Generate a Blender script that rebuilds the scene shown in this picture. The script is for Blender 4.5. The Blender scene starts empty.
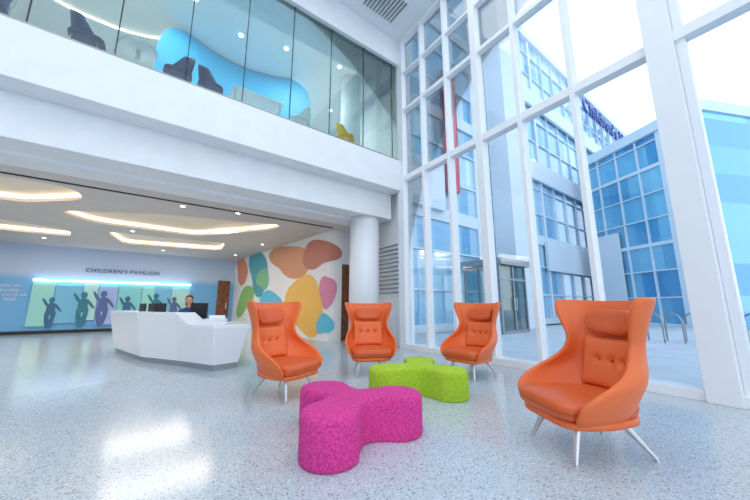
import bpy, bmesh, math, random
from mathutils import Vector, Matrix
random.seed(3)
scene = bpy.context.scene
try:
    scene.view_settings.view_transform = 'Standard'
    scene.view_settings.look = 'None'
except Exception as e:
    print(e)

# ------------------------------------------------------------ frames
C = Vector((0.83, 8.21, 0)); A = Vector((0.8, 0.6, 0)); N = Vector((-0.6, 0.8, 0))
WD = Vector((0.56, -0.8285, 0)).normalized(); WN = Vector((-0.8285, -0.56, 0)).normalized()
def B(i, j, z=0): return C + A*i + N*j + Vector((0, 0, z))
def W(s, q, z=0): return C + WD*s + WN*q + Vector((0, 0, z))
def I3(x, y, z=0): return Vector((x, y, z))

# ------------------------------------------------------------ materials
def srgb(r, g, b):
    f = lambda c: (c/255/12.92) if c/255 <= .04045 else ((c/255+.055)/1.055)**2.4
    return (f(r), f(g), f(b), 1)
def mat(name, col, rough=.5, metal=0, emit=0, ecol=None, noise=0, nscale=40, bump=0, coat=0, spec=.5, sheen=0):
    m = bpy.data.materials.new(name); m.use_nodes = True
    nt = m.node_tree; b = nt.nodes['Principled BSDF']
    b.inputs['Base Color'].default_value = col
    b.inputs['Roughness'].default_value = rough
    b.inputs['Metallic'].default_value = metal
    b.inputs['Specular IOR Level'].default_value = spec
    b.inputs['Coat Weight'].default_value = coat
    b.inputs['Sheen Weight'].default_value = sheen
    if emit:
        b.inputs['Emission Color'].default_value = ecol or col
        b.inputs['Emission Strength'].default_value = emit
    if noise or bump:
        tc = nt.nodes.new('ShaderNodeTexCoord'); n = nt.nodes.new('ShaderNodeTexNoise')
        n.inputs['Scale'].default_value = nscale; n.inputs['Detail'].default_value = 4
        nt.links.new(tc.outputs['Object'], n.inputs['Vector'])
        if noise:
            mx = nt.nodes.new('ShaderNodeMix'); mx.data_type = 'RGBA'
            r = nt.nodes.new('ShaderNodeValToRGB')
            r.color_ramp.elements[0].position = .4; r.color_ramp.elements[1].position = .6
            nt.links.new(n.outputs['Fac'], r.inputs['Fac'])
            nt.links.new(r.outputs['Color'], mx.inputs['Factor'])
            mx.inputs['A'].default_value = tuple(max(0, c*(1-noise)) for c in col[:3])+(1,)
            mx.inputs['B'].default_value = tuple(min(1, c*(1+noise)+.02*noise) for c in col[:3])+(1,)
            nt.links.new(mx.outputs['Result'], b.inputs['Base Color'])
        if bump:
            bp = nt.nodes.new('ShaderNodeBump'); bp.inputs['Strength'].default_value = bump
            bp.inputs['Distance'].default_value = .004
            nt.links.new(n.outputs['Fac'], bp.inputs['Height']); nt.links.new(bp.outputs['Normal'], b.inputs['Normal'])
    return m
def glass_mat(name, tint, refl=.08):
    m = bpy.data.materials.new(name); m.use_nodes = True; nt = m.node_tree
    nt.nodes.clear(); o = nt.nodes.new('ShaderNodeOutputMaterial')
    t = nt.nodes.new('ShaderNodeBsdfTransparent'); t.inputs['Color'].default_value = tint
    g = nt.nodes.new('ShaderNodeBsdfGlossy'); g.inputs['Roughness'].default_value = .02
    lw = nt.nodes.new('ShaderNodeFresnel'); lw.inputs['IOR'].default_value = 1.3
    mu = nt.nodes.new('ShaderNodeMath'); mu.operation = 'MULTIPLY_ADD'
    mu.inputs[1].default_value = .8; mu.inputs[2].default_value = refl*.3
    mx = nt.nodes.new('ShaderNodeMixShader')
    nt.links.new(lw.outputs[0], mu.inputs[0]); nt.links.new(mu.outputs[0], mx.inputs[0])
    nt.links.new(t.outputs[0], mx.inputs[1]); nt.links.new(g.outputs[0], mx.inputs[2])
    nt.links.new(mx.outputs[0], o.inputs['Surface'])
    return m

M_white = mat('white_paint', srgb(238, 242, 246), .55, noise=.015, nscale=3)
M_frame = mat('white_frame', srgb(242, 245, 250), .35)
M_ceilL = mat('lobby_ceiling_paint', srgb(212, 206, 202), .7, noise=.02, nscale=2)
M_recess = mat('recess_paint', srgb(240, 228, 212), .6)
M_warm = mat('warm_led', srgb(255, 214, 160), .5, emit=3.6, ecol=(1, .76, .5, 1))
M_warmw = mat('warm_led_soft', srgb(255, 230, 190), .5, emit=3.5, ecol=(1, .82, .6, 1))
M_cool = mat('cool_led', (1, 1, 1, 1), .5, emit=3.5, ecol=(.85, .95, 1, 1))
M_black = mat('black_metal', srgb(30, 32, 36), .5)
M_grey = mat('grey_metal', srgb(150, 155, 160), .35, metal=.6)
M_alu = mat('polished_aluminium', srgb(212, 215, 218), .3, metal=.75)
M_leather = mat('orange_leather', srgb(238, 114, 56), .42, bump=.1, nscale=220, noise=.04)
M_leather2 = mat('orange_leather_seat', srgb(222, 98, 46), .38, bump=.1, nscale=220, noise=.04)
M_seam = mat('seam_leather', srgb(165, 70, 32), .5)
M_pink = mat('pink_wool', srgb(216, 58, 144), .9, noise=.18, nscale=60, bump=.15)
M_green = mat('green_wool', srgb(172, 206, 48), .9, noise=.14, nscale=60, bump=.15)
M_desk = mat('white_solid_surface', srgb(243, 245, 250), .2)
M_kick = mat('toe_kick_steel', srgb(165, 172, 180), .35, metal=.4)
M_glassU = glass_mat('balcony_glass', (.80, .89, .88, 1), .05)
M_glassW = glass_mat('window_glass', (.95, .985, 1, 1), .05)
M_cyan = mat('cyan_wall_paint', srgb(60, 178, 228), .5, noise=.03, nscale=2)
M_navy = mat('navy_plastic', srgb(35, 72, 125), .4)
M_wood = mat('walnut_wood', srgb(125, 72, 45), .45, noise=.25, nscale=8)
M_yellow = mat('yellow_fabric', srgb(245, 190, 50), .7)

# terrazzo floor
def terrazzo(name, ca, cb, k=1.0):
    m = bpy.data.materials.new(name); m.use_nodes = True; nt = m.node_tree; L = nt.links.new
    b = nt.nodes['Principled BSDF']; tc = nt.nodes.new('ShaderNodeTexCoord')
    n = nt.nodes.new('ShaderNodeTexNoise'); n.inputs['Scale'].default_value = .35
    L(tc.outputs['Object'], n.inputs['Vector'])
    mx0 = nt.nodes.new('ShaderNodeMix'); mx0.data_type = 'RGBA'
    mx0.inputs['A'].default_value = ca; mx0.inputs['B'].default_value = cb
    L(n.outputs['Fac'], mx0.inputs['Factor']); prev = mx0.outputs['Result']
    for sc, th, col, op in ((62, .20, srgb(130, 146, 160), .75), (95, .22, srgb(244, 246, 248), .8), (130, .24, srgb(100, 118, 138), .7), (50, .10, srgb(150, 140, 135), .7)):
        v = nt.nodes.new('ShaderNodeTexVoronoi'); v.inputs['Scale'].default_value = sc
        L(tc.outputs['Object'], v.inputs['Vector'])
        sep = nt.nodes.new('ShaderNodeSeparateColor'); L(v.outputs['Color'], sep.inputs[0])
        lt = nt.nodes.new('ShaderNodeMath'); lt.operation = 'LESS_THAN'; lt.inputs[1].default_value = th
        L(sep.outputs[0], lt.inputs[0])
        l2 = nt.nodes.new('ShaderNodeMath'); l2.operation = 'LESS_THAN'; l2.inputs[1].default_value = .42
        L(v.outputs['Distance'], l2.inputs[0])
        mu = nt.nodes.new('ShaderNodeMath'); mu.operation = 'MULTIPLY'
        L(lt.outputs[0], mu.inputs[0]); L(l2.outputs[0], mu.inputs[1])
        m2 = nt.nodes.new('ShaderNodeMath'); m2.operation = 'MULTIPLY'; m2.inputs[1].default_value = op*k
        L(mu.outputs[0], m2.inputs[0])
        mx = nt.nodes.new('ShaderNodeMix'); mx.data_type = 'RGBA'
        L(m2.outputs[0], mx.inputs['Factor']); L(prev, mx.inputs['A']); mx.inputs['B'].default_value = col
        prev = mx.outputs['Result']
    L(prev, b.inputs['Base Color']); b.inputs['Roughness'].default_value = .15
    b.inputs['Specular IOR Level'].default_value = .45
    return m
M_floor = terrazzo('terrazzo', srgb(188, 201, 211), srgb(204, 214, 221))
M_floor2 = terrazzo('pale_terrazzo', srgb(196, 206, 214), srgb(210, 217, 223), .7)
M_ground = mat('concrete_paving', srgb(188, 194, 200), .8, noise=.06, nscale=1.5)

def panel_glass(name, c1, c2, dirv, mod=1.5, modz=1.6, metal=.25):
    """curtain-wall glass, each pane a slightly different tone"""
    m = bpy.data.materials.new(name); m.use_nodes = True; nt = m.node_tree; L = nt.links.new
    b = nt.nodes['Principled BSDF']; tc = nt.nodes.new('ShaderNodeTexCoord')
    d = nt.nodes.new('ShaderNodeVectorMath'); d.operation = 'DOT_PRODUCT'; d.inputs[1].default_value = dirv
    L(tc.outputs['Object'], d.inputs[0])
    sx = nt.nodes.new('ShaderNodeSeparateXYZ'); L(tc.outputs['Object'], sx.inputs[0])
    f1 = nt.nodes.new('ShaderNodeMath'); f1.operation = 'DIVIDE'; f1.inputs[1].default_value = mod; L(d.outputs['Value'], f1.inputs[0])
    f2 = nt.nodes.new('ShaderNodeMath'); f2.operation = 'FLOOR'; L(f1.outputs[0], f2.inputs[0])
    g1 = nt.nodes.new('ShaderNodeMath'); g1.operation = 'DIVIDE'; g1.inputs[1].default_value = modz; L(sx.outputs[2], g1.inputs[0])
    g2 = nt.nodes.new('ShaderNodeMath'); g2.operation = 'FLOOR'; L(g1.outputs[0], g2.inputs[0])
    cb = nt.nodes.new('ShaderNodeCombineXYZ'); L(f2.outputs[0], cb.inputs[0]); L(g2.outputs[0], cb.inputs[1])
    wn = nt.nodes.new('ShaderNodeTexWhiteNoise'); L(cb.outputs[0], wn.inputs['Vector'])
    mx = nt.nodes.new('ShaderNodeMix'); mx.data_type = 'RGBA'
    mx.inputs['A'].default_value = c1; mx.inputs['B'].default_value = c2
    L(wn.outputs['Value'], mx.inputs['Factor']); L(mx.outputs['Result'], b.inputs['Base Color'])
    b.inputs['Roughness'].default_value = .06; b.inputs['Specular IOR Level'].default_value = .8
    b.inputs['Metallic'].default_value = metal
    return m

# ------------------------------------------------------------ helpers
def link(o, parent=None):
    scene.collection.objects.link(o)
    if parent: o.parent = parent
    return o
def empty(name, loc=(0, 0, 0), rz=0):
    e = bpy.data.objects.new(name, None); e.location = loc; e.rotation_euler[2] = rz
    e.empty_display_size = .1
    return link(e)
def smooth(me):
    for p in me.polygons: p.use_smooth = True
class MB:
    def __init__(s): s.v = []; s.f = []; s.m = []
    def box(s, T, a, b, mi=0):
        k = len(s.v)
        for z in (a[2], b[2]):
            for (x, y) in ((a[0], a[1]), (b[0], a[1]), (b[0], b[1]), (a[0], b[1])):
                s.v.append(T(x, y, z))
        for q in ((0, 1, 2, 3), (4, 5, 6, 7), (0, 1, 5, 4), (1, 2, 6, 5), (2, 3, 7, 6), (3, 0, 4, 7)):
            s.f.append([k+n for n in q]); s.m.append(mi)
        return s
    def poly(s, pts, mi=0):
        k = len(s.v); s.v += [Vector(p) for p in pts]; s.f.append(list(range(k, k+len(pts)))); s.m.append(mi); return s
    def prism(s, pts, z0, z1, mi=0):
        k = len(s.v); n = len(pts)
        s.v += [Vector((p[0], p[1], z0)) for p in pts]+[Vector((p[0], p[1], z1)) for p in pts]
        s.f.append(list(range(k, k+n))[::-1]); s.m.append(mi)
        s.f.append(list(range(k+n, k+2*n))); s.m.append(mi)
        for i in range(n):
            j = (i+1) % n; s.f.append([k+i, k+j, k+n+j, k+n+i]); s.m.append(mi)
        return s
    def cone(s, p0, p1, r0, r1, seg=14, mi=0):
        p0 = Vector(p0); p1 = Vector(p1); d = (p1-p0).normalized()
        u = d.orthogonal().normalized(); w = d.cross(u); k = len(s.v)
        for p, r in ((p0, r0), (p1, r1)):
            for t in range(seg):
                a = 2*math.pi*t/seg; s.v.append(p+u*math.cos(a)*r+w*math.sin(a)*r)
        for t in range(seg):
            j = (t+1) % seg; s.f.append([k+t, k+j, k+seg+j, k+seg+t]); s.m.append(mi)
        s.f.append([k+t for t in range(seg)][::-1]); s.m.append(mi)
        s.f.append([k+seg+t for t in range(seg)]); s.m.append(mi)
        return s
    def ell(s, c, r, e=1.0, mi=0, nu=20, nv=12, fn=None):
        c = Vector(c); k = len(s.v)
        sp = lambda x: math.copysign(abs(x)**e, x)
        for a in range(nv+1):
            ph = -math.pi/2+math.pi*a/nv
            for b in range(nu):
                th = 2*math.pi*b/nu
                p = Vector((r[0]*sp(math.cos(ph))*sp(math.cos(th)), r[1]*sp(math.cos(ph))*sp(math.sin(th)), r[2]*sp(math.sin(ph))))
                if fn: p = fn(p)
                s.v.append(c+p)
        for a in range(nv):
            for b in range(nu):
                b2 = (b+1) % nu
                s.f.append([k+a*nu+b, k+a*nu+b2, k+(a+1)*nu+b2, k+(a+1)*nu+b]); s.m.append(mi)
        return s
    def build(s, name, mats, parent=None, sm=False, bevel=0, merge=False):
        me = bpy.data.meshes.new(name); me.from_pydata([tuple(v) for v in s.v], [], s.f)
        for m in mats: me.materials.append(m)
        for p, mi in zip(me.polygons, s.m): p.material_index = mi
        bm = bmesh.new(); bm.from_mesh(me)
        if merge: bmesh.ops.remove_doubles(bm, verts=bm.verts, dist=1e-5)
        bmesh.ops.recalc_face_normals(bm, faces=bm.faces); bm.to_mesh(me); bm.free()
        if sm: smooth(me)
        o = bpy.data.objects.new(name, me); link(o, parent)
        if bevel:
            bv = o.modifiers.new('bevel', 'BEVEL'); bv.width = bevel; bv.segments = 3; bv.limit_method = 'ANGLE'
        return o

# ------------------------------------------------------------ floor / ground
MB().prism([B(-20, -14), B(-20, 11.5), B(.0, 11.5), C, W(14.5, 0)], -.2, 0).build('floor', [M_floor])
g = MB(); g.prism([(-60, -60), (90, -60), (90, 90), (-60, 90)], -.6, -.205); g.build('ground_exterior', [M_ground])
g = MB(); g.prism([W(-3, -.2), W(-3, -30), W(30, -30), W(30, -.2)], -.2, -.03); g.build('plaza_paving', [M_ground])
band = [(-20, .2), (-9, -.6), (-6.2, -.4), (-4.2, .6), (-3.0, 2.2), (-2.6, 4.5), (-2.6, 11.1), (-20, 11.1)]
MB().prism([B(*p) for p in band], .0, .003).build('floor_inlay', [M_floor2])

# ------------------------------------------------------------ lobby ceiling with recessed coves
def rounded(poly, r=.35, n=6):
    out = []; k = len(poly)
    for t in range(k):
        p0 = Vector(poly[t-1]); p = Vector(poly[t]); p1 = Vector(poly[(t+1) % k])
        d0 = (p0-p); d1 = (p1-p); rr = min(r, d0.length*.45, d1.length*.45)
        a = p+d0.normalized()*rr; b = p+d1.normalized()*rr
        for q in range(n+1):
            s = q/n; out.append(a*(1-s)**2+p*2*s*(1-s)+b*s*s)
    return out
def cove_ceiling(name, T, outer, holes, z, depth, mats, r=.4):
    bm = bmesh.new(); edges = []
    def loop(pts):
        vs = [bm.verts.new(T(p[0], p[1], z)) for p in pts]
        es = [bm.edges.new((vs[i], vs[(i+1) % len(vs)])) for i in range(len(vs))]
        return vs, es
    _, e = loop(outer); edges += e; hl = []
    for h in holes:
        vs, e = loop(rounded(h, r)); edges += e; hl.append(vs)
    bmesh.ops.triangle_fill(bm, use_beauty=True, use_dissolve=False, edges=edges, normal=(0, 0, -1))
    for f in bm.faces: f.material_index = 0
    for vs in hl:
        n = len(vs); up = [bm.verts.new(v.co+Vector((0, 0, depth*.45))) for v in vs]
        top = [bm.verts.new(v.co+Vector((0, 0, depth))) for v in vs]
        for i in range(n):
            j = (i+1) % n
            f = bm.faces.new((vs[i], vs[j], up[j], up[i])); f.material_index = 1
            f = bm.faces.new((up[i], up[j], top[j], top[i])); f.material_index = 2
        f = bm.faces.new(top); f.material_index = 1
    me = bpy.data.meshes.new(name); bm.to_mesh(me); bm.free()
    for m in mats: me.materials.append(m)
    o = bpy.data.objects.new(name, me); return link(o)
H1 = [(-11.0, 2.3), (-6.9, 2.35), (-6.8, 3.2), (-8, 4.3), (-11, 4.0)]
H3 = [(-7.5, 4.7), (-5.4, 3.5), (-2.4, 2.7), (-2.5, 3.5), (-4.3, 5.9), (-6.9, 5.7)]
H2 = [(-12, 6.3), (-9, 6.6), (-7.6, 7.4), (-7.7, 8.6), (-12, 8.4)]
H4 = [(-6.7, 6.9), (-3.2, 6.6), (-3.0, 8.5), (-6.3, 9.1)]
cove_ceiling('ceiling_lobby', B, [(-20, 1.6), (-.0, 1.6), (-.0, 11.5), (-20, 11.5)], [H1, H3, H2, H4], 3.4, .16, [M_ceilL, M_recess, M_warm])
mb = MB()
for (i, j) in [(-9, 5.3), (-6, 6.3), (-3.8, 2.2), (-2, 6), (-8.5, 9.4), (-5, 9.9), (-2.2, 9.4), (-10, 10), (-5, 2.4), (-8.6, 1.9)]:
    mb.cone(B(i, j, 3.398), B(i, j, 3.385), .05, .05)
mb.build('ceiling_downlights', [M_cool])
MB().box(B, (-20, 2.05, 3.385), (-1.1, 2.12, 3.399)).build('slot_shade_strip', [M_black])  # ceiling is not cut here; black strip carries the shade of a recessed slot

# structure under the balcony
mb = MB()
mb.box(B, (-20, 0, 4.17), (-.12, .45, 5.05)); mb.box(B, (-20, .45, 3.46), (-.12, 1.6, 5.05)); mb.box(B, (-20, 1.6, 4.75), (-.12, 11.3, 5.05))
mb.box(B, (-20, 1.0, 3.4), (-.12, 1.6, 3.47))
mb.build('balcony_slab', [M_white], bevel=.01)
mb = MB(); mb.box(B, (-20, .06, 5.05), (-.12, .16, 5.12)); mb.build('trim_glass_channel', [M_grey])
mb = MB(); mb.box(B, (-20, .0, 8.1), (-.12, 11.3, 8.9)); mb.build('wall_bulkhead', [M_white])
mb = MB(); js = [-.35-k for k in range(20)]
prev = -.13
for jx in js:
    mb.box(B, (jx+.008, .1, 5.12), (prev-.008, .118, 8.1)); prev = jx
mb.build('window_balcony_glazing', [M_glassU])
mb = MB()
for jx in js: mb.box(B, (jx-.008, .095, 5.12), (jx+.008, .123, 8.1))
mb.build('trim_glazing_joints', [M_black])

# lobby back wall
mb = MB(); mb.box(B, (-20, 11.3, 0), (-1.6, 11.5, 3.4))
def wall_blue():
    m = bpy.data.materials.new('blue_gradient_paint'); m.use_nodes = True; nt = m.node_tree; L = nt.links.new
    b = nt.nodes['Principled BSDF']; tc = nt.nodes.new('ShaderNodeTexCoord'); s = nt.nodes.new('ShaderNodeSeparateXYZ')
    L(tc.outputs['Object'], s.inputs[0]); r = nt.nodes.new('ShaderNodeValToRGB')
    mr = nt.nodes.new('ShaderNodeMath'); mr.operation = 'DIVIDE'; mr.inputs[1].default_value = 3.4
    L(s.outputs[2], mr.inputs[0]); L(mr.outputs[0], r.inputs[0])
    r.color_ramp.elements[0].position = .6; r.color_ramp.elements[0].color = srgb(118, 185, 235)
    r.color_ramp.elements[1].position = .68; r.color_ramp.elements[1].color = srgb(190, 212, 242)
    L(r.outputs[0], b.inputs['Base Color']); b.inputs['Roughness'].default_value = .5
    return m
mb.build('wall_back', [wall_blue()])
MB().box(B, (-20, 11.24, 0), (-2.8, 11.3, .12)).build('baseboard_back', [M_black])
MB().box(B, (-20.2, -14, 0), (-20, 11.5, 8.9)).build('wall_left', [M_white])
# mural of figures on the back wall
mur = empty('figure_mural')
mb = MB(); cols = [srgb(160, 228, 220), srgb(125, 195, 230), srgb(182, 232, 228), srgb(165, 188, 236), srgb(135, 216, 222)]
mm = [mat('mural_%d' % k, c, .4) for k, c in enumerate(cols)]
x = -8.9; k = 0
while x < -3.7:
    wdt = .62+.2*math.sin(k*2.1); tp = 1.95-.12*(k % 2); mb.box(B, (x, 11.2, .28+.1*(k % 3)), (min(x+wdt, -3.7), 11.295, tp), k % 5); x += wdt+.02; k += 1
mb.build('panels', mm, mur)
def disc(mb, T, cx, cz, rx, rz, rot=0, n=18, mi=0):
    pts = []
    for t in range(n):
        a = 2*math.pi*t/n; x = rx*math.cos(a); z = rz*math.sin(a)
        pts.append(T(cx+x*math.cos(rot)-z*math.sin(rot), cz+x*math.sin(rot)+z*math.cos(rot)))
    mb.poly(pts, mi)
def thinT(off): return lambda x, z: B(x, 11.195-off, z)
mb = MB(); q = 0
for cx, sc, mi in ((-8.3, .85, 0), (-7.4, 1.0, 1), (-6.8, 1.05, 3), (-6.0, .9, 0), (-5.0, 1.0, 1), (-4.3, .9, 3)):
    parts = [(0, 1.32, .10, .13, 0), (0, .92, .15, .3, 0), (-.08, .45, .08, .4, .12), (.09, .45, .08, .4, -.15), (-.2, 1.2, .05, .24, .5), (.22, .98, .05, .24, .6)]
    for (px, pz, rx, rz, ro) in parts:
        disc(mb, thinT(.002*q), cx+px*sc, .15+pz*sc, rx*sc, rz*sc, ro, mi=mi); q = (q+1) % 12
mb.build('silhouettes', [mat('sil_a', srgb(60, 110, 150), .5), mat('sil_b', srgb(50, 130, 150), .5), mat('sil_c', srgb(215, 150, 60), .5), mat('sil_d', srgb(90, 110, 165), .5)], mur)
mb = MB(); mb.box(B, (-8.9, 11.12, 2.0), (-3.7, 11.29, 2.06)); mb.build('wall_light_strip', [M_cool])
def text(name, s, size, T, i, j, z, m, rot=0, ext=.015, parent=None):
    c = bpy.data.curves.new(name, 'FONT'); c.body = s; c.size = size; c.extrude = ext; c.materials.append(m)
    c.space_character = 1.1
    o = bpy.data.objects.new(name, c); link(o, parent)
    o.location = T(i, j, z); o.rotation_euler = (math.pi/2, 0, rot); return o
text('wall_lettering', "CHILDREN'S PAVILION", .23, B, -7.5, 11.27, 2.42, mat('letter_slate', srgb(70, 85, 115), .4), math.atan2(.6, .8))
text('donor_lettering', "With thanks to\nour community\nfor giving children\na place to heal", .17, B, -10.4, 11.27, 1.75, mat('letter_white', srgb(250, 250, 255), .4), math.atan2(.6, .8))

# curved art wall
def art_i(j): return -1.0-.8*(j-2.8)/9.2
arc = [(-.6, 2.31), (-.7, 2.32), (-.83, 2.37), (-.93, 2.47), (-.985, 2.62), (-1.0, 2.8)]
path = [(art_i(12-.5*k), 12-.5*k) for k in range(19)]
path = [p for p in path if p[1] > 2.85]+arc[::-1]
MB().prism([B(*p) for p in path+[(-.6, 2.5), (-.8, 2.75), (art_i(12)+.25, 12)]], 0, 3.4).build('wall_art', [mat('art_wall_paint', srgb(244, 242, 240), .5)])
WP = [Vector(p) for p in arc+[(art_i(j), j) for j in [3.2+.4*k for k in range(22)]]]
cum = [0]
for a, b in zip(WP, WP[1:]): cum.append(cum[-1]+(b-a).length)
def wallpt(t, z, off):
    t = max(0, min(cum[-1]-.01, t)); k = 0
    while cum[k+1] < t: k += 1
    f = (t-cum[k])/(cum[k+1]-cum[k]); p = WP[k].lerp(WP[k+1], f)
    def nrm(k):
        k = max(0, min(len(WP)-2, k)); d = (WP[k+1]-WP[k]).normalized(); return Vector((-d.y, d.x)) if Vector((-d.y, d.x)).dot(Vector((-1, -.6))) > 0 else Vector((d.y, -d.x))
    n = nrm(k); p = p+n*off
    return B(p.x, p.y, z)
T0 = cum[5]-2.8
def blob(mb, cj, cz, rj, rz, rot, mi, off, ph=0, lump=.16):
    n = 72; poly = []
    for t in range(n):
        a = 2*math.pi*t/n; r = 1+lump*math.sin(2*a+ph)+lump*.7*math.sin(3*a+ph*1.7)
        x = rj*r*math.cos(a); z = rz*r*math.sin(a)
        poly.append((cj+T0+x*math.cos(rot)-z*math.sin(rot), cz+x*math.sin(rot)+z*math.cos(rot)))
    t0 = max(.01, min(p[0] for p in poly)+.002); t1 = max(p[0] for p in poly)-.002; M = 60; cols = []
    for c in range(M+1):
        t = t0+(t1-t0)*c/M; zs = []
        for a in range(n):
            p, q = poly[a], poly[(a+1) % n]
            if (p[0]-t)*(q[0]-t) <= 0 and p[0] != q[0]: zs.append(p[1]+(q[1]-p[1])*(t-p[0])/(q[0]-p[0]))
        if zs: cols.append((t, max(.01, min(zs)), min(3.395, max(zs))))
    for a, b in zip(cols, cols[1:]):
        if a[2] <= a[1] or b[2] <= b[1]: continue
        mb.poly([wallpt(a[0], a[1], off), wallpt(b[0], b[1], off), wallpt(b[0], b[2], off), wallpt(a[0], a[2], off)], mi)
mb = MB()
blob(mb, 5.2, 2.75, 1.6, .62, .12, 0, .010, .4)
blob(mb, 4.0, 1.1, 1.15, 1.1, .25, 1, .010, 1.6)
blob(mb, 8.2, 2.6, 1.15, .95, .6, 2, .010, .9)
blob(mb, 6.7, 1.25, 1.0, .42, .2, 3, .010, 2.5)
blob(mb, 10.3, 2.85, .9, .65, .5, 4, .010, .2)
blob(mb, 5.9, .45, .7, .35, .4, 5, .014, 1.2)
blob(mb, 3.2, 2.75, .95, .5, .2, 6, .016, 3.0)
blob(mb, 9.6, 1.3, 1.0, .65, -.4, 7, .012, 2.0)
blob(mb, 7.6, 2.2, .6, .5, 0, 8, .016, 1.0)
blob(mb, 2.6, 1.5, .36, .5, .3, 9, .014, .5)
blob(mb, 2.7, .5, .35, .35, .3, 3, .014, 2.5)
mb.build('wall_art_mural', [mat('art_%d' % k, srgb(*c), .5) for k, c in enumerate([(222, 154, 114), (250, 194, 92), (84, 164, 178), (104, 198, 228), (230, 144, 110), (218, 130, 180), (198, 124, 106), (146, 196, 112), (134, 192, 144), (228, 140, 170)])])
# back partition with door near column, and return wall
mb = MB(); mb.box(B, (-.6, 2.31, 2.35), (.05, 2.45, 3.4)); mb.box(B, (-.15, 2.31, 0), (.05, 2.45, 2.35)); mb.build('wall_partition', [M_white])
d = empty('door_1'); mb = MB(); mb.box(B, (-.58, 2.36, 0), (-.17, 2.41, 2.33)); mb.build('leaf', [M_wood], d)
mb = MB(); mb.box(B, (-.25, 2.30, .95), (-.22, 2.36, 1.25)); mb.build('pull_handle', [M_alu], d)
d = empty('door_2'); mb = MB(); mb.box(B, (-2.5, 11.2, 0), (-1.95, 11.28, 2.3)); mb.build('leaf', [M_wood], d)
mb = MB(); mb.box(B, (-2.1, 11.12, .9), (-2.06, 11.2, 1.2)); mb.build('pull_handle', [M_alu], d)
mb = MB(); mb.box(W, (-11.2, -.16, 0), (-.12, -.02, 8.9)); mb.build('wall_right', [M_white])
mb = MB()
for k in range(12): mb.box(W, (-1.3, -.02, 1.4+k*.12), (-.35, .02, 1.43+k*.12))
mb.build('wall_louver', [M_grey])

# columns
mb = MB(); p = B(-.72, .92); mb.cone((p.x, p.y, 0), (p.x, p.y, 3.46), .41, .41, 48)
o = mb.build('round_column', [M_frame], sm=False)
for f in o.data.polygons: f.use_smooth = len(f.vertices) == 4
mb = MB(); p = B(-1.0, 1.3); mb.cone((p.x, p.y, 5.05), (p.x, p.y, 8.0), .3, .3, 40)
o = mb.build('round_column', [M_white])
for f in o.data.polygons: f.use_smooth = len(f.vertices) == 4

# ------------------------------------------------------------ upper floor interior
def ring(ci, cj, ri, rj, n=10): return [(ci+ri*math.cos(2*math.pi*t/n), cj+rj*math.sin(2*math.pi*t/n)) for t in range(n)]
cove_ceiling('ceiling_upper', B, [(-20, .125), (-.13, .125), (-.13, 9), (-20, 9)], [ring(-7.1, 2.7, 1.5, .7), ring(-10.5, 2.2, 1.6, .8), ring(-3.2, 5.6, 1.3, .6)], 8.0, .09, [M_white, M_white, M_warmw], .3)
MB().box(B, (-20, 8.9, 5.05), (-.12, 9.0, 8.0)).build('wall_upper', [M_white])
mb = MB()
DL = [(-5.3, 1.2), (-4.2, 1.6), (-3.1, 1.3), (-2.2, 2.6), (-1.6, 1.0), (-8.8, 1.4), (-1.9, 4.0), (-.8, 3.0), (-6, 1.0)]
for (i, j) in DL: mb.cone(B(i, j, 7.998), B(i, j, 7.985), .06, .06)
mb.build('ceiling_downlights', [M_cool])
mb = MB(); pth = []
for k in range(41):
    t = k/40; i = -5.9+3.9*t; j = 2.0+.7*math.sin(math.pi*t); pth.append((i, j))
def tt(q):
    d = min(q, 40-q)/7
    return 7.97-(.9*(1-math.sqrt(max(0, 1-(1-d)**2))) if d < 1 else 0)
for k in range(40):
    (i0, j0), (i1, j1) = pth[k], pth[k+1]
    for dj in (0, .1): mb.poly([B(i0, j0+dj, 5.05), B(i1, j1+dj, 5.05), B(i1, j1+dj, tt(k+1)), B(i0, j0+dj, tt(k))])
    mb.poly([B(i0, j0, tt(k)), B(i1, j1, tt(k+1)), B(i1, j1+.1, tt(k+1)), B(i0, j0+.1, tt(k))])
mb.build('wall_curved_nook', [M_cyan], sm=False)
def shell_chair(name, loc, rz, m, z=5.05):
    e = empty(name, (loc.x, loc.y, z), rz)
    vs = MB(); R = 7; Cn = 13
    for r in range(R):
        t = r/(R-1)
        for c in range(Cn):
            th = math.radians(-85+170*c/(Cn-1)); w = .25+.03*t; yb = .2+.06*t; f = .34-.12*t
            vs.v.append(Vector((w*math.sin(th), yb-f*(1-math.cos(th)), .46+.42*t*(1-.4*abs(math.sin(th))**2))))
    for r in range(R-1):
        for c in range(Cn-1):
            k = r*Cn+c; vs.f.append([k, k+1, k+Cn+1, k+Cn]); vs.m.append(0)
    o = vs.build('back', [m], e, sm=True); s = o.modifiers.new('s', 'SOLIDIFY'); s.thickness = .02
    vs = MB(); vs.ell((0, -.01, .44), (.25, .24, .04), .5); vs.build('seat', [m], e, sm=True)
    vs = MB()
    for sx in (-1, 1):
        for sy in (-1, 1): vs.cone((sx*.16, sy*.14, .42), (sx*.22, sy*.21, 0), .013, .01)
    vs.build('legs', [M_alu], e, sm=True); return e
shell_chair('shell_chair', B(-6.78, .55), math.radians(127), M_navy)
shell_chair('shell_chair', B(-5.45, .55), math.radians(-53), M_navy)
shell_chair('shell_chair', B(-4.88, .62), math.radians(120), M_navy)
shell_chair('shell_chair', B(-7.9, .6), math.radians(-53), M_navy)
shell_chair('shell_chair', B(-1.6, .6), math.radians(90), M_yellow)
shell_chair('shell_chair', B(-2.9, .6), math.radians(-60), M_white)
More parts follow.
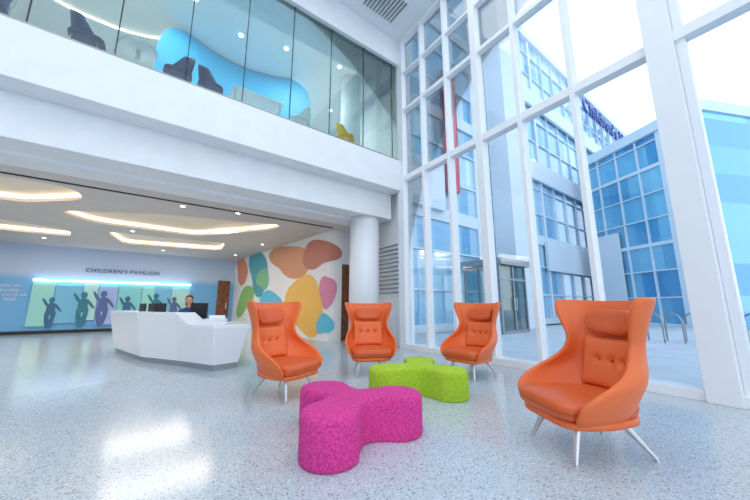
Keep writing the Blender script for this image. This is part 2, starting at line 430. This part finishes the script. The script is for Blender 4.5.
def rtable(name, loc, r, z=5.05, h=.73):
    e = empty(name, (loc.x, loc.y, z)); m = MB(); m.cone((0, 0, h-.035), (0, 0, h), r-.02, r, 40); m.build('top', [M_desk], e)
    m = MB(); m.cone((0, 0, .02), (0, 0, h-.035), .035, .035); m.cone((0, 0, 0), (0, 0, .02), .22, .2, 30); m.build('pedestal', [M_alu], e)
rtable('cafe_table', B(-6.1, .62), .3)
e = empty('meeting_table', tuple(B(-3.9, .9, 5.05)), math.atan2(.6, .8))
m = MB(); m.box(I3, (-.55, -.35, .7), (.55, .35, .74)); m.build('top', [M_desk], e, bevel=.01)
m = MB()
for sx in (-.5, .5):
    for sy in (-.28, .28): m.cone((sx, sy, 0), (sx, sy, .7), .02, .025)
m.build('legs', [M_alu], e)

# ------------------------------------------------------------ main ceiling
mb = MB(); mb.prism([B(-20, -14), B(-20, 0), B(-.0, 0), W(14.5, 0)], 8.9, 9.1)
mb.build('ceiling', [M_white])
mb = MB()
mb.box(B, (-1.75, -1.1, 8.88), (-.7, -.35, 8.9), 0)
for k in range(10): mb.box(B, (-1.72+k*.1, -1.07, 8.865), (-1.67+k*.1, -.38, 8.88), 1)
mb.build('ceiling_air_grille', [M_white, M_grey])

# ------------------------------------------------------------ window wall
mb = MB()
SV = [.9, 1.75, 2.6, 3.5, 4.4, 6.5, 7.5, 8.5, 9.5, 10.5, 11.5, 12.5, 13.5]
for s in SV:
    w = .08 if s in (2.6,) else .036
    mb.box(W, (s-w, -.05, .12), (s+w, .15, 8.9))
for z, hh in ((4.50, .075), (6.55, .05), (7.75, .03)):
    mb.box(W, (-.1, -.045, z-hh), (14.5, .13, z+hh))
mb.box(W, (-.1, -.08, 0), (14.5, .18, .12))
mb.box(W, (-.1, -.08, 8.8), (14.5, .16, 8.9))
mb.build('window_frame', [M_frame], bevel=.006)
mb = MB(); mb.box(W, (-.12, -.14, 0), (.13, .16, 8.9)); mb.build('trim_corner_post', [M_frame])
mb = MB(); mb.box(W, (5.35, -.25, 0), (5.63, .22, 8.9)); mb.box(W, (5.63, -.08, 0), (5.72, .1, 8.9)); mb.build('steel_column', [M_frame], bevel=.01)
mb = MB(); mb.box(W, (.13, .0, .12), (14.5, .01, 8.8)); mb.build('window_1', [M_glassW])

# ------------------------------------------------------------ exterior
G0 = -.028
def facade(name, T, L, H, mats, mod, modz, depth=10, extra=None, band=.3):
    e = empty(name)
    m = MB(); m.box(T, (0, 0, G0), (L, depth, H)); m.build('glazing', [mats[0]], e)
    m = MB(); n = int(L/mod)
    for k in range(n+1):
        t = .12 if k % 4 == 0 else .035
        m.box(T, (k*mod-t, -.12, G0), (k*mod+t, .02, H))
    z = 0; r = 0
    while z < H:
        t = band if r % 3 == 0 else .035
        m.box(T, (0, -.10, max(G0, z-t)), (L, .02, z+t)); z += modz; r += 1
    m.box(T, (-.1, -.25, H-.1), (L+.1, depth, H+.5))
    m.build('mullions', [mats[1]], e)
    if extra: extra(e, T)
    return e
TE1 = lambda x, q, z: B(.5+x, 3.0+q, z)
M_mul = mat('facade_mullion', srgb(208, 220, 230), .5)
MG1 = panel_glass('facade_glass_pale', srgb(105, 168, 208), srgb(196, 224, 240), (.8, .6, 0), 1.8, 1.7, .1)
MG2 = panel_glass('facade_glass_blue', srgb(55, 140, 190), srgb(130, 200, 228), (-.15, .98, 0), 1.3, 1.5)
M_cream = mat('facade_panel', srgb(212, 220, 228), .6)
M_red = mat('red_panel', srgb(190, 45, 80), .5)
def ex1(e, T):
    m = MB(); m.box(T, (4.7, -.5, 6.2), (5.3, -.13, 12.6), 0); m.build('red_fin', [M_red], e)
    m = MB(); m.box(T, (8.5, -1.2, G0), (10.6, -.13, 20)); m.box(T, (1.2, -.35, 5.2), (4.4, -.13, 7.4)); m.box(T, (12.5, -.3, 9.0), (38, -.13, 10.3)); m.box(T, (12.5, -.3, 14.4), (38, -.13, 15.6)); m.box(T, (14, -.3, 3.2), (38, -.13, 5.0)); m.build('panels', [M_cream], e)
facade('office_building', TE1, 38, 20, [MG1, M_mul], 1.8, 1.7, 8, extra=ex1)
text('building_sign', "Children's Hospital", 1.9, TE1, 22.5, -.6, 17.6, mat('sign_blue', srgb(40, 70, 150), .4), math.atan2(.6, .8), .08)
d2 = Vector((2.2, -11, 0)).normalized(); n2 = Vector((d2.y*-1, d2.x, 0))
P2 = Vector((15.2, 21.4, 0))
TE2 = lambda x, q, z: P2+d2*x+n2*q+Vector((0, 0, z))
def ex2(e, T):
    m = MB(); m.box(T, (0, -.3, G0), (2.2, -.13, 5.6)); m.build('panels', [M_cream], e)
facade('glass_office_building', TE2, 7.2, 11.0, [MG2, M_mul], 1.3, 1.5, 10, extra=ex2, band=.1)
v = empty('entrance_vestibule')
m = MB()
TV = lambda x, q, z: Vector((4.9, 12.2, 0))+A*x+N*q+Vector((0, 0, z-.028))
for x in (0, .95, 1.9): 
    for q in (0, 1.6): m.box(TV, (x-.04, q-.04, 0), (x+.04, q+.04, 2.7))
m.box(TV, (-.15, -.2, 2.7), (2.05, 1.8, 2.95)); m.box(TV, (0, -.03, 2.1), (1.9, .03, 2.18)); m.box(TV, (0, -.03, 0), (1.9, .03, .12))
m.build('frame', [M_grey], v)
m = MB(); m.box(TV, (.04, -.01, .12), (1.86, .01, 2.7)); m.box(TV, (-.01, .04, .12), (.01, 1.56, 2.7)); m.build('glass', [M_glassU], v)
m = MB(); m.box(TV, (.85, -.08, .9), (.88, -.04, 1.4)); m.box(TV, (1.02, -.08, .9), (1.05, -.04, 1.4)); m.build('handles', [M_alu], v)
rk = empty('bike_rack')
for k in range(6):
    c = bpy.data.curves.new('hoop', 'CURVE'); c.dimensions = '3D'; c.bevel_depth = .025; c.materials.append(M_grey)
    sp = c.splines.new('POLY'); pts = [(-.4, 0)]+[(-.4*math.cos(a), .55+.3*math.sin(a)) for a in [math.pi*t/10 for t in range(11)]]+[(.4, 0)]
    sp.points.add(len(pts)-1)
    for q, (x, z) in enumerate(pts):
        p = Vector((8.6+k*.5, 9.8-k*.1, -.03))+Vector((.25, .97, 0))*x; sp.points[q].co = (p.x, p.y, p.z+z, 1)
    o = bpy.data.objects.new('hoop_%d' % k, c); link(o, rk)

# ------------------------------------------------------------ wing chairs
ROWS = [(.235, .20, .16, .40), (.26, .27, .21, .50), (.32, .325, .25, .575), (.40, .365, .28, .585), (.47, .385, .30, .52), (.53, .385, .315, .42), (.60, .355, .33, .31),
        (.68, .315, .345, .245), (.78, .30, .36, .225), (.88, .325, .38, .255), (.98, .365, .40, .29), (1.06, .392, .42, .30), (1.095, .392, .43, .28)]
def lerp_rows(t):
    x = t*(len(ROWS)-1); k = min(int(x), len(ROWS)-2); f = x-k
    P = [ROWS[max(0, k-1)], ROWS[k], ROWS[k+1], ROWS[min(len(ROWS)-1, k+2)]]
    return [0.5*((2*P[1][q])+(-P[0][q]+P[2][q])*f+(2*P[0][q]-5*P[1][q]+4*P[2][q]-P[3][q])*f*f+(-P[0][q]+3*P[1][q]-3*P[2][q]+P[3][q])*f**3) for q in range(4)]
def shell_mesh():
    m = MB(); R = 34; K = 33
    for r in range(R):
        z, w, yb, f = lerp_rows(r/(R-1)); top = max(0, (z-.9)/.2)
        for c in range(K):
            th = math.radians(-90+180*c/(K-1)); s = math.sin(th); co = max(0, math.cos(th))
            x = w*math.copysign(abs(s)**.8, s); y = yb-f*(1-co**.72)
            m.v.append(Vector((x, y, z+.02*top*abs(s)**2.5-.006*top)))
    for r in range(R-1):
        for c in range(K-1):
            k = r*K+c; m.f.append([k, k+1, k+K+1, k+K]); m.m.append(0)
    return m
def inner_y(z):
    for t in range(200):
        r = lerp_rows(t/199)
        if r[0] >= z: return r[2]
    return .43
def wing_chair(x, y, rz, sc=1.0):
    e = empty('wing_chair', (x, y, 0), rz); e.scale = (sc, sc, 1)
    o = shell_mesh().build('shell', [M_leather], e, sm=True)
    s = o.modifiers.new('solid', 'SOLIDIFY'); s.thickness = .036; s.offset = 0
    o.modifiers.new('sub', 'SUBSURF').levels = 1; o.modifiers['sub'].render_levels = 1
    tp = lambda p: Vector((p.x*(1-.22*max(0, p.y/.3)), p.y, p.z+.012*(1-(p.x/.3)**2)*(1 if p.z > 0 else 0)))
    m = MB(); m.ell((0, -.04, .255), (.305, .32, .035), .45, nu=40, nv=14, fn=tp); m.build('seat_base', [M_leather], e, sm=True)
    m = MB(); m.ell((0, -.055, .34), (.315, .33, .065), .42, nu=48, nv=16, fn=tp); m.build('seat_cushion', [M_leather2], e, sm=True)
    m = MB(); m.ell((0, -.055, .338), (.319, .334, .006), .42, nu=48, nv=6, fn=lambda p: Vector((p.x*(1-.22*max(0, p.y/.3)), p.y, p.z))); m.build('seat_piping', [M_seam], e, sm=True)
    m = MB(); R = 24; K = 27; bt = [(-.115, .62), (0, .62), (.115, .62)]
    for r in range(R):
        t = r/(R-1); z = .40+.40*t; edge_z = (1-abs(2*t-1)**8)
        for c in range(K):
            u = -1+2*c/(K-1); edge = edge_z*(1-abs(u)**6)
            x = u*.245; yb = inner_y(z)-.022-.075*(abs(u)**2.6)
            th = .062*max(0, edge)**.5
            for (bx, bz) in bt: th -= .028*math.exp(-((x-bx)**2+(z-bz)**2)/.0007)
            m.v.append(Vector((x, yb-th, z)))
    for r in range(R-1):
        for c in range(K-1):
            k = r*K+c; m.f.append([k, k+1, k+K+1, k+K]); m.m.append(0)
    m.build('back_cushion', [M_leather], e, sm=True)
    m = MB()
    for (bx, bz) in bt: m.ell((bx, inner_y(bz)-.066, bz), (.013, .01, .013), 1, nu=12, nv=8)
    m.build('buttons', [M_seam], e, sm=True)
    bend = lambda p: Vector((p.x, p.y-.10*(abs(p.x)/.2)**2.4*.6, p.z))
    m = MB(); m.ell((0, 0, 0), (.205, .042, .10), .5, nu=44, nv=20, fn=bend)
    o = m.build('head_pillow', [M_leather2], e, sm=True); o.location = (0, inner_y(.91)-.055, .915); o.rotation_euler[0] = math.radians(-13)
    m = MB()
    for (a, b) in (((-.17, -.2), (-.235, -.285)), ((.17, -.2), (.235, -.285)), ((-.15, .14), (-.225, .30)), ((.15, .14), (.225, .30))):
        m.cone((a[0], a[1], .235), (b[0], b[1], 0.012), .026, .012, 16); m.cone((b[0], b[1], 0.0), (b[0], b[1], .014), .014, .013, 16)
    m.box(I3, (-.17, -.22, .205), (.17, -.18, .225)); m.box(I3, (-.15, .12, .205), (.15, .16, .225)); m.box(I3, (-.02, -.2, .205), (.02, .14, .225))
    m.build('legs', [M_alu], e, sm=False)
    return e
def face(dx, dy): return math.atan2(dx, -dy)   # local -Y faces (dx,dy)
wing_chair(1.60, 2.54, face(-1.0, -.10), 1.03)
wing_chair(-1.11, 3.98, face(.86, -.48))
wing_chair(-.08, 5.18, face(.15, -1))
wing_chair(1.49, 5.00, face(-.78, -.60))

# ------------------------------------------------------------ poufs
def pouf(name, cx, cy, ang, m, h=.31, D=.41):
    e = empty(name, (cx, cy, 0), math.radians(ang)); lobes = [Vector((D*math.cos(a), D*math.sin(a))) for a in (0, 2*math.pi/3, 4*math.pi/3)]
    def sdf(p):
        ds = []
        for l in lobes:
            t = max(0, min(1, p.dot(l)/l.dot(l))); ds.append((p-l*t).length-(.145+.072*t*t))
        k = .08; mn = min(ds); s = sum(math.exp(-(d-mn)/k*2.2) for d in ds); return mn-math.log(s)*k/2.2
    n = 150; rad = []
    for t in range(n):
        a = 2*math.pi*t/n; lo, hi = 0, 1.0; d = Vector((math.cos(a), math.sin(a)))
        for _ in range(28):
            mi = (lo+hi)/2
            if sdf(d*mi) < 0: lo = mi
            else: hi = mi
        rad.append(lo)
    rings = [(.02, 0), (.006, .005), (0, .02), (0, h-.045), (.005, h-.024), (.016, h-.009), (.035, h), (.12, h+.006)]
    mb = MB()
    for ins, z in rings:
        for t in range(n):
            a = 2*math.pi*t/n; r = rad[t]-ins*(1 if ins < .1 else rad[t]/.3); mb.v.append(Vector((r*math.cos(a), r*math.sin(a), z)))
    for r in range(len(rings)-1):
        for t in range(n):
            j = (t+1) % n; mb.f.append([r*n+t, r*n+j, (r+1)*n+j, (r+1)*n+t]); mb.m.append(0)
    k = len(mb.v); mb.v.append(Vector((0, 0, h+.006))); mb.v.append(Vector((0, 0, 0)))
    b = (len(rings)-1)*n
    for t in range(n):
        j = (t+1) % n; mb.f.append([b+t, b+j, k]); mb.m.append(0); mb.f.append([j, t, k+1]); mb.m.append(0)
    mb.build('upholstery', [m], e, sm=True)
pouf('trefoil_pouf', -.20, 2.76, 13, M_pink, .325, .395)
pouf('trefoil_pouf', .545, 4.13, -40, M_green, .32, .43)

# ------------------------------------------------------------ reception desk
desk = empty('reception_desk')
Pth = [(-6.35, 8.2), (-6.05, 7.46), (-4.46, 6.15), (-3.45, 5.70), (-3.12, 5.53), (-2.62, 5.26), (-2.36, 5.60), (-2.75, 6.5)]
Ht = [.93, .93, .93, .93, .74, .74, .74, .74]
def offs(path, d):
    out = []
    for k, p in enumerate(path):
        p = Vector(p); a = Vector(path[k-1]) if k else None; b = Vector(path[k+1]) if k < len(path)-1 else None
        ns = []
        for (s, t) in ((a, p), (p, b)):
            if s is None or t is None: continue
            dd = (t-s).normalized(); ns.append(Vector((dd.y, -dd.x)))
        n = sum(ns, Vector((0, 0))).normalized(); cs = n.dot(ns[0]); out.append(p+n*(d/max(.6, cs)))
    return out
test = offs(Pth, .1)
sg = 1 if (test[2].length < Vector(Pth[2]).length) else -1
b0 = offs(Pth, 0); tO = offs(Pth, .14*sg); tI = offs(Pth, -.22*sg); bI = offs(Pth, -.08*sg)
V = lambda p, z: Vector((p.x, p.y, z))
m = MB()
for k in range(len(Pth)-1):
    h0, h1 = Ht[k], Ht[k+1]
    m.poly([V(b0[k], .1), V(b0[k+1], .1), V(tO[k+1], h1-.05), V(tO[k], h0-.05)])
    m.poly([V(tO[k], h0-.05), V(tO[k+1], h1-.05), V(tO[k+1], h1), V(tO[k], h0)])
    m.poly([V(tO[k], h0), V(tO[k+1], h1), V(tI[k+1], h1), V(tI[k], h0)])
    m.poly([V(tI[k], h0), V(tI[k+1], h1), V(tI[k+1], h1-.05), V(tI[k], h0-.05)])
    m.poly([V(tI[k], h0-.05), V(tI[k+1], h1-.05), V(bI[k+1], h1-.05), V(bI[k], h0-.05)])
    m.poly([V(bI[k], h0-.05), V(bI[k+1], h1-.05), V(bI[k+1], .1), V(bI[k], .1)])
    m.poly([V(b0[k], .1), V(b0[k+1], .1), V(bI[k+1], .1), V(bI[k], .1)])
for k in (0, len(Pth)-1):
    m.poly([V(b0[k], .1), V(tO[k], Ht[k]-.05), V(tO[k], Ht[k]), V(tI[k], Ht[k]), V(tI[k], Ht[k]-.05), V(bI[k], Ht[k]-.05), V(bI[k], .1)])
m.build('front', [M_desk], desk, merge=True)
k0 = offs(Pth, -.04*sg); k1 = offs(Pth, -.08*sg); m = MB()
for k in range(len(Pth)-1):
    m.poly([V(k0[k], 0), V(k0[k+1], 0), V(k0[k+1], .1), V(k0[k], .1)]); m.poly([V(k1[k], 0), V(k1[k+1], 0), V(k1[k+1], .1), V(k1[k], .1)])
m.build('toe_kick', [M_kick], desk)
w0 = offs(Pth, -.09*sg); w1 = offs(Pth, -.7*sg); m = MB()
for k in range(1, 6):
    m.prism([w0[k], w0[k+1], w1[k+1], w1[k]], .64, .67)
m.build('worktop', [M_desk], desk)
def monitor(x, y, rz, z=.672):
    e = empty('computer_monitor', (x, y, z), rz); m = MB()
    m.box(I3, (-.22, -.015, .14), (.22, .015, .43), 0); m.box(I3, (-.02, .0, .02), (.02, .03, .2), 1); m.box(I3, (-.1, -.08, 0), (.1, .1, .02), 1)
    m.build('display', [M_black, M_grey], e, bevel=.004)
monitor(-4.95, 7.0, math.radians(-40)); monitor(-5.45, 7.4, math.radians(-40)); monitor(-4.58, 6.72, math.radians(-30))
monitor(-3.40, 6.1, math.radians(-22))
m = MB(); m.box(I3, (-2.78, 5.48, .742), (-2.58, 5.68, .752)); m.box(I3, (-2.76, 5.50, .752), (-2.56, 5.70, .762)); m.build('paper_stack', [M_frame])
pr = empty('desktop_printer', (-2.98, 5.96, .672), .3); m = MB(); m.box(I3, (-.18, -.13, 0), (.18, .13, .14)); m.box(I3, (-.13, -.18, .03), (.13, -.13, .05)); m.box(I3, (-.14, .05, .14), (.14, .12, .2)); m.build('body', [M_frame], pr, bevel=.015)

# ------------------------------------------------------------ receptionist (seated)
M_skin = mat('skin', srgb(215, 160, 130), .5); M_hair = mat('dark_hair', srgb(40, 30, 27), .6)
def cloth():
    m = mat('uniform', srgb(40, 62, 110), .8); nt = m.node_tree; L = nt.links.new; b = nt.nodes['Principled BSDF']
    tc = nt.nodes.new('ShaderNodeTexCoord'); s = nt.nodes.new('ShaderNodeSeparateXYZ'); L(tc.outputs['Object'], s.inputs[0])
    r = nt.nodes.new('ShaderNodeValToRGB'); r.color_ramp.interpolation = 'CONSTANT'
    r.color_ramp.elements[0].color = srgb(35, 36, 42); r.color_ramp.elements[1].position = .6; r.color_ramp.elements[1].color = srgb(40, 75, 125)
    L(s.outputs[2], r.inputs[0]); L(r.outputs[0], b.inputs['Base Color']); return m
M_cloth = cloth()
def skin_obj(name, verts, edges, rad, m, parent, root=0, sub=2):
    me = bpy.data.meshes.new(name); me.from_pydata(verts, edges, []); me.materials.append(m)
    o = bpy.data.objects.new(name, me); link(o, parent)
    md = o.modifiers.new('skin', 'SKIN')
    if me.skin_vertices:
        for k, r in enumerate(rad):
            me.skin_vertices[0].data[k].radius = r if isinstance(r, tuple) else (r, r)
            me.skin_vertices[0].data[k].use_root = (k == root)
    else: print('NO SKIN LAYER')
    md.use_smooth_shade = True
    sb = o.modifiers.new('sub', 'SUBSURF'); sb.levels = sub; sb.render_levels = sub
    return o
def receptionist(x, y, rz):
    e = empty('receptionist', (x, y, 0), rz); e.scale = (.92, .92, .92)
    v = [(0, .02, .54), (0, .02, .72), (0, -.01, .90), (0, -.02, 1.04), (0, -.04, 1.12),
         (.17, -.02, 1.01), (.22, -.10, .80), (.15, -.36, .775), (-.17, -.02, 1.01), (-.22, -.10, .80), (-.15, -.36, .775),
         (.10, -.02, .52), (.12, -.44, .53), (.12, -.42, .12), (.12, -.54, .05), (-.10, -.02, .52), (-.12, -.44, .53), (-.12, -.42, .12), (-.12, -.54, .05)]
    ed = [(0, 1), (1, 2), (2, 3), (3, 4), (3, 5), (5, 6), (6, 7), (3, 8), (8, 9), (9, 10), (0, 11), (11, 12), (12, 13), (13, 14), (0, 15), (15, 16), (16, 17), (17, 18)]
    rd = [(.14, .11), (.13, .10), (.14, .11), (.09, .08), .05, .062, .048, .033, .062, .048, .033, .09, .062, .045, .04, .09, .062, .045, .04]
    skin_obj('body', v, ed, rd, M_cloth, e)
    skin_obj('neck', [(0, -.03, 1.08), (0, -.045, 1.14), (0, -.055, 1.2)], [(0, 1), (1, 2)], [.052, .05, .05], M_skin, e)
    def hf(p):
        q = Vector(p)
        if p.z < 0: q.x *= 1-.32*(-p.z/.115)
        return q
    m = MB(); m.ell((0, -.07, 1.265), (.078, .095, .115), 1, nu=28, nv=20, fn=hf)
    m.ell((0, -.168, 1.25), (.013, .018, .022), 1, nu=12, nv=8)
    for s in (-1, 1): m.ell((s*.078, -.06, 1.262), (.01, .02, .03), 1, nu=10, nv=8)
    m.build('head', [M_skin], e, sm=True)
    m = MB()
    for s in (-1, 1): m.ell((s*.03, -.157, 1.272), (.012, .008, .006), 1, nu=10, nv=6, mi=0); m.ell((s*.03, -.157, 1.292), (.018, .008, .004), 1, nu=10, nv=6, mi=0)
    m.ell((0, -.155, 1.215), (.022, .008, .006), 1, nu=12, nv=6, mi=1); m.build('face_features', [M_hair, mat('lips', srgb(170, 80, 80), .5)], e, sm=True)
    m = MB(); m.ell((0, -.045, 1.305), (.088, .10, .095), 1, nu=24, nv=16, fn=lambda p: Vector((p.x, p.y if p.y > -.05 or p.z > .03 else -.05, p.z)))
    m.ell((0, .0, 1.21), (.085, .055, .12), 1, nu=20, nv=14); m.build('hair', [M_hair], e, sm=True)
    for s in (-1, 1):
        vv = [(s*.15, -.36, .775), (s*.145, -.41, .768)]; ee = [(0, 1)]; rr = [(.03, .022), (.036, .017)]
        skin_obj('palm', vv, ee, rr, M_skin, e, sub=1)
        for f in range(4):
            fx = s*.145+(f-1.5)*.019; ln = (.062, .072, .068, .054)[f if s < 0 else 3-f]
            skin_obj('finger', [(fx, -.42, .77), (fx, -.42-ln*.5, .778), (fx, -.42-ln*.85, .765), (fx, -.42-ln, .753)], [(0, 1), (1, 2), (2, 3)], [.0095, .0088, .008, .007], M_skin, e, sub=1)
        skin_obj('thumb', [(s*.125, -.38, .768), (s*.10, -.405, .764), (s*.088, -.432, .757)], [(0, 1), (1, 2)], [.011, .0095, .008], M_skin, e, sub=1)
    return e
receptionist(-4.12, 6.98, face(.45, -1))
oc = empty('office_chair', (-4.10, 7.02, 0), face(.45, -1)); m = MB()
m.ell((0, .0, .375), (.23, .22, .03), .5); m.ell((0, .26, .72), (.2, .03, .22), .6); m.cone((0, 0, .1), (0, 0, .37), .03, .03)
m.cone((0, .2, .39), (0, .27, .6), .02, .02)
for k in range(5):
    a = k*2*math.pi/5; m.cone((0, 0, .11), (.28*math.cos(a), .28*math.sin(a), .07), .025, .018); m.ell((.28*math.cos(a), .28*math.sin(a), .03), (.03, .03, .03), 1, nu=10, nv=8)
m.build('chair_body', [M_black], oc, sm=True)

# ------------------------------------------------------------ lights
w = bpy.data.worlds.new('sky'); scene.world = w; w.use_nodes = True; nt = w.node_tree
bg = nt.nodes['Background']; tc = nt.nodes.new('ShaderNodeTexCoord'); sp = nt.nodes.new('ShaderNodeSeparateXYZ'); r = nt.nodes.new('ShaderNodeValToRGB')
nt.links.new(tc.outputs['Generated'], sp.inputs[0]); nt.links.new(sp.outputs[2], r.inputs[0]); nt.links.new(r.outputs[0], bg.inputs[0])
r.color_ramp.elements[0].color = (.93, .965, 1, 1); r.color_ramp.elements[0].position = 0
r.color_ramp.elements[1].color = (.56, .76, 1, 1); r.color_ramp.elements[1].position = .9
bg.inputs[1].default_value = 2.1
def area(name, loc, sx, sy, e, col=(1, 1, 1), rot=(0, 0, math.atan2(.6, .8))):
    l = bpy.data.lights.new(name, 'AREA'); l.shape = 'RECTANGLE'; l.size = sx; l.size_y = sy; l.energy = e; l.color = col
    o = bpy.data.objects.new(name, l); o.location = loc; o.rotation_euler = rot; link(o)
area('atrium_fill_light', B(-6, -5.5, 8.86), 11, 8, 360, (1, .985, .96))  # added soft fill below the atrium ceiling to brighten the room, no fixture
for (i, j) in ((-8.9, 3.1), (-4.7, 4.5), (-9.6, 7.5), (-4.8, 7.8), (-14, 6)):
    area('cove_lamp', B(i, j, 3.5), 2.4, 1.1, 60, (1, .93, .84))
for (i, j) in ((-5.3, 1.2), (-3.1, 1.3), (-2.2, 2.6), (-8.8, 1.4), (-1.9, 4.0), (-6, 4.5)):
    area('upper_lamp', B(i, j, 7.97), .12, .12, 42, (1, .97, .92))

# ------------------------------------------------------------ camera
cd = bpy.data.cameras.new('camera'); cd.sensor_width = 36; cd.lens = 36*310/750; cd.clip_end = 400
co = bpy.data.objects.new('camera', cd); co.location = (0, 0, 1.05); co.rotation_euler = (math.radians(90+10.2), 0, 0)
link(co); scene.camera = co
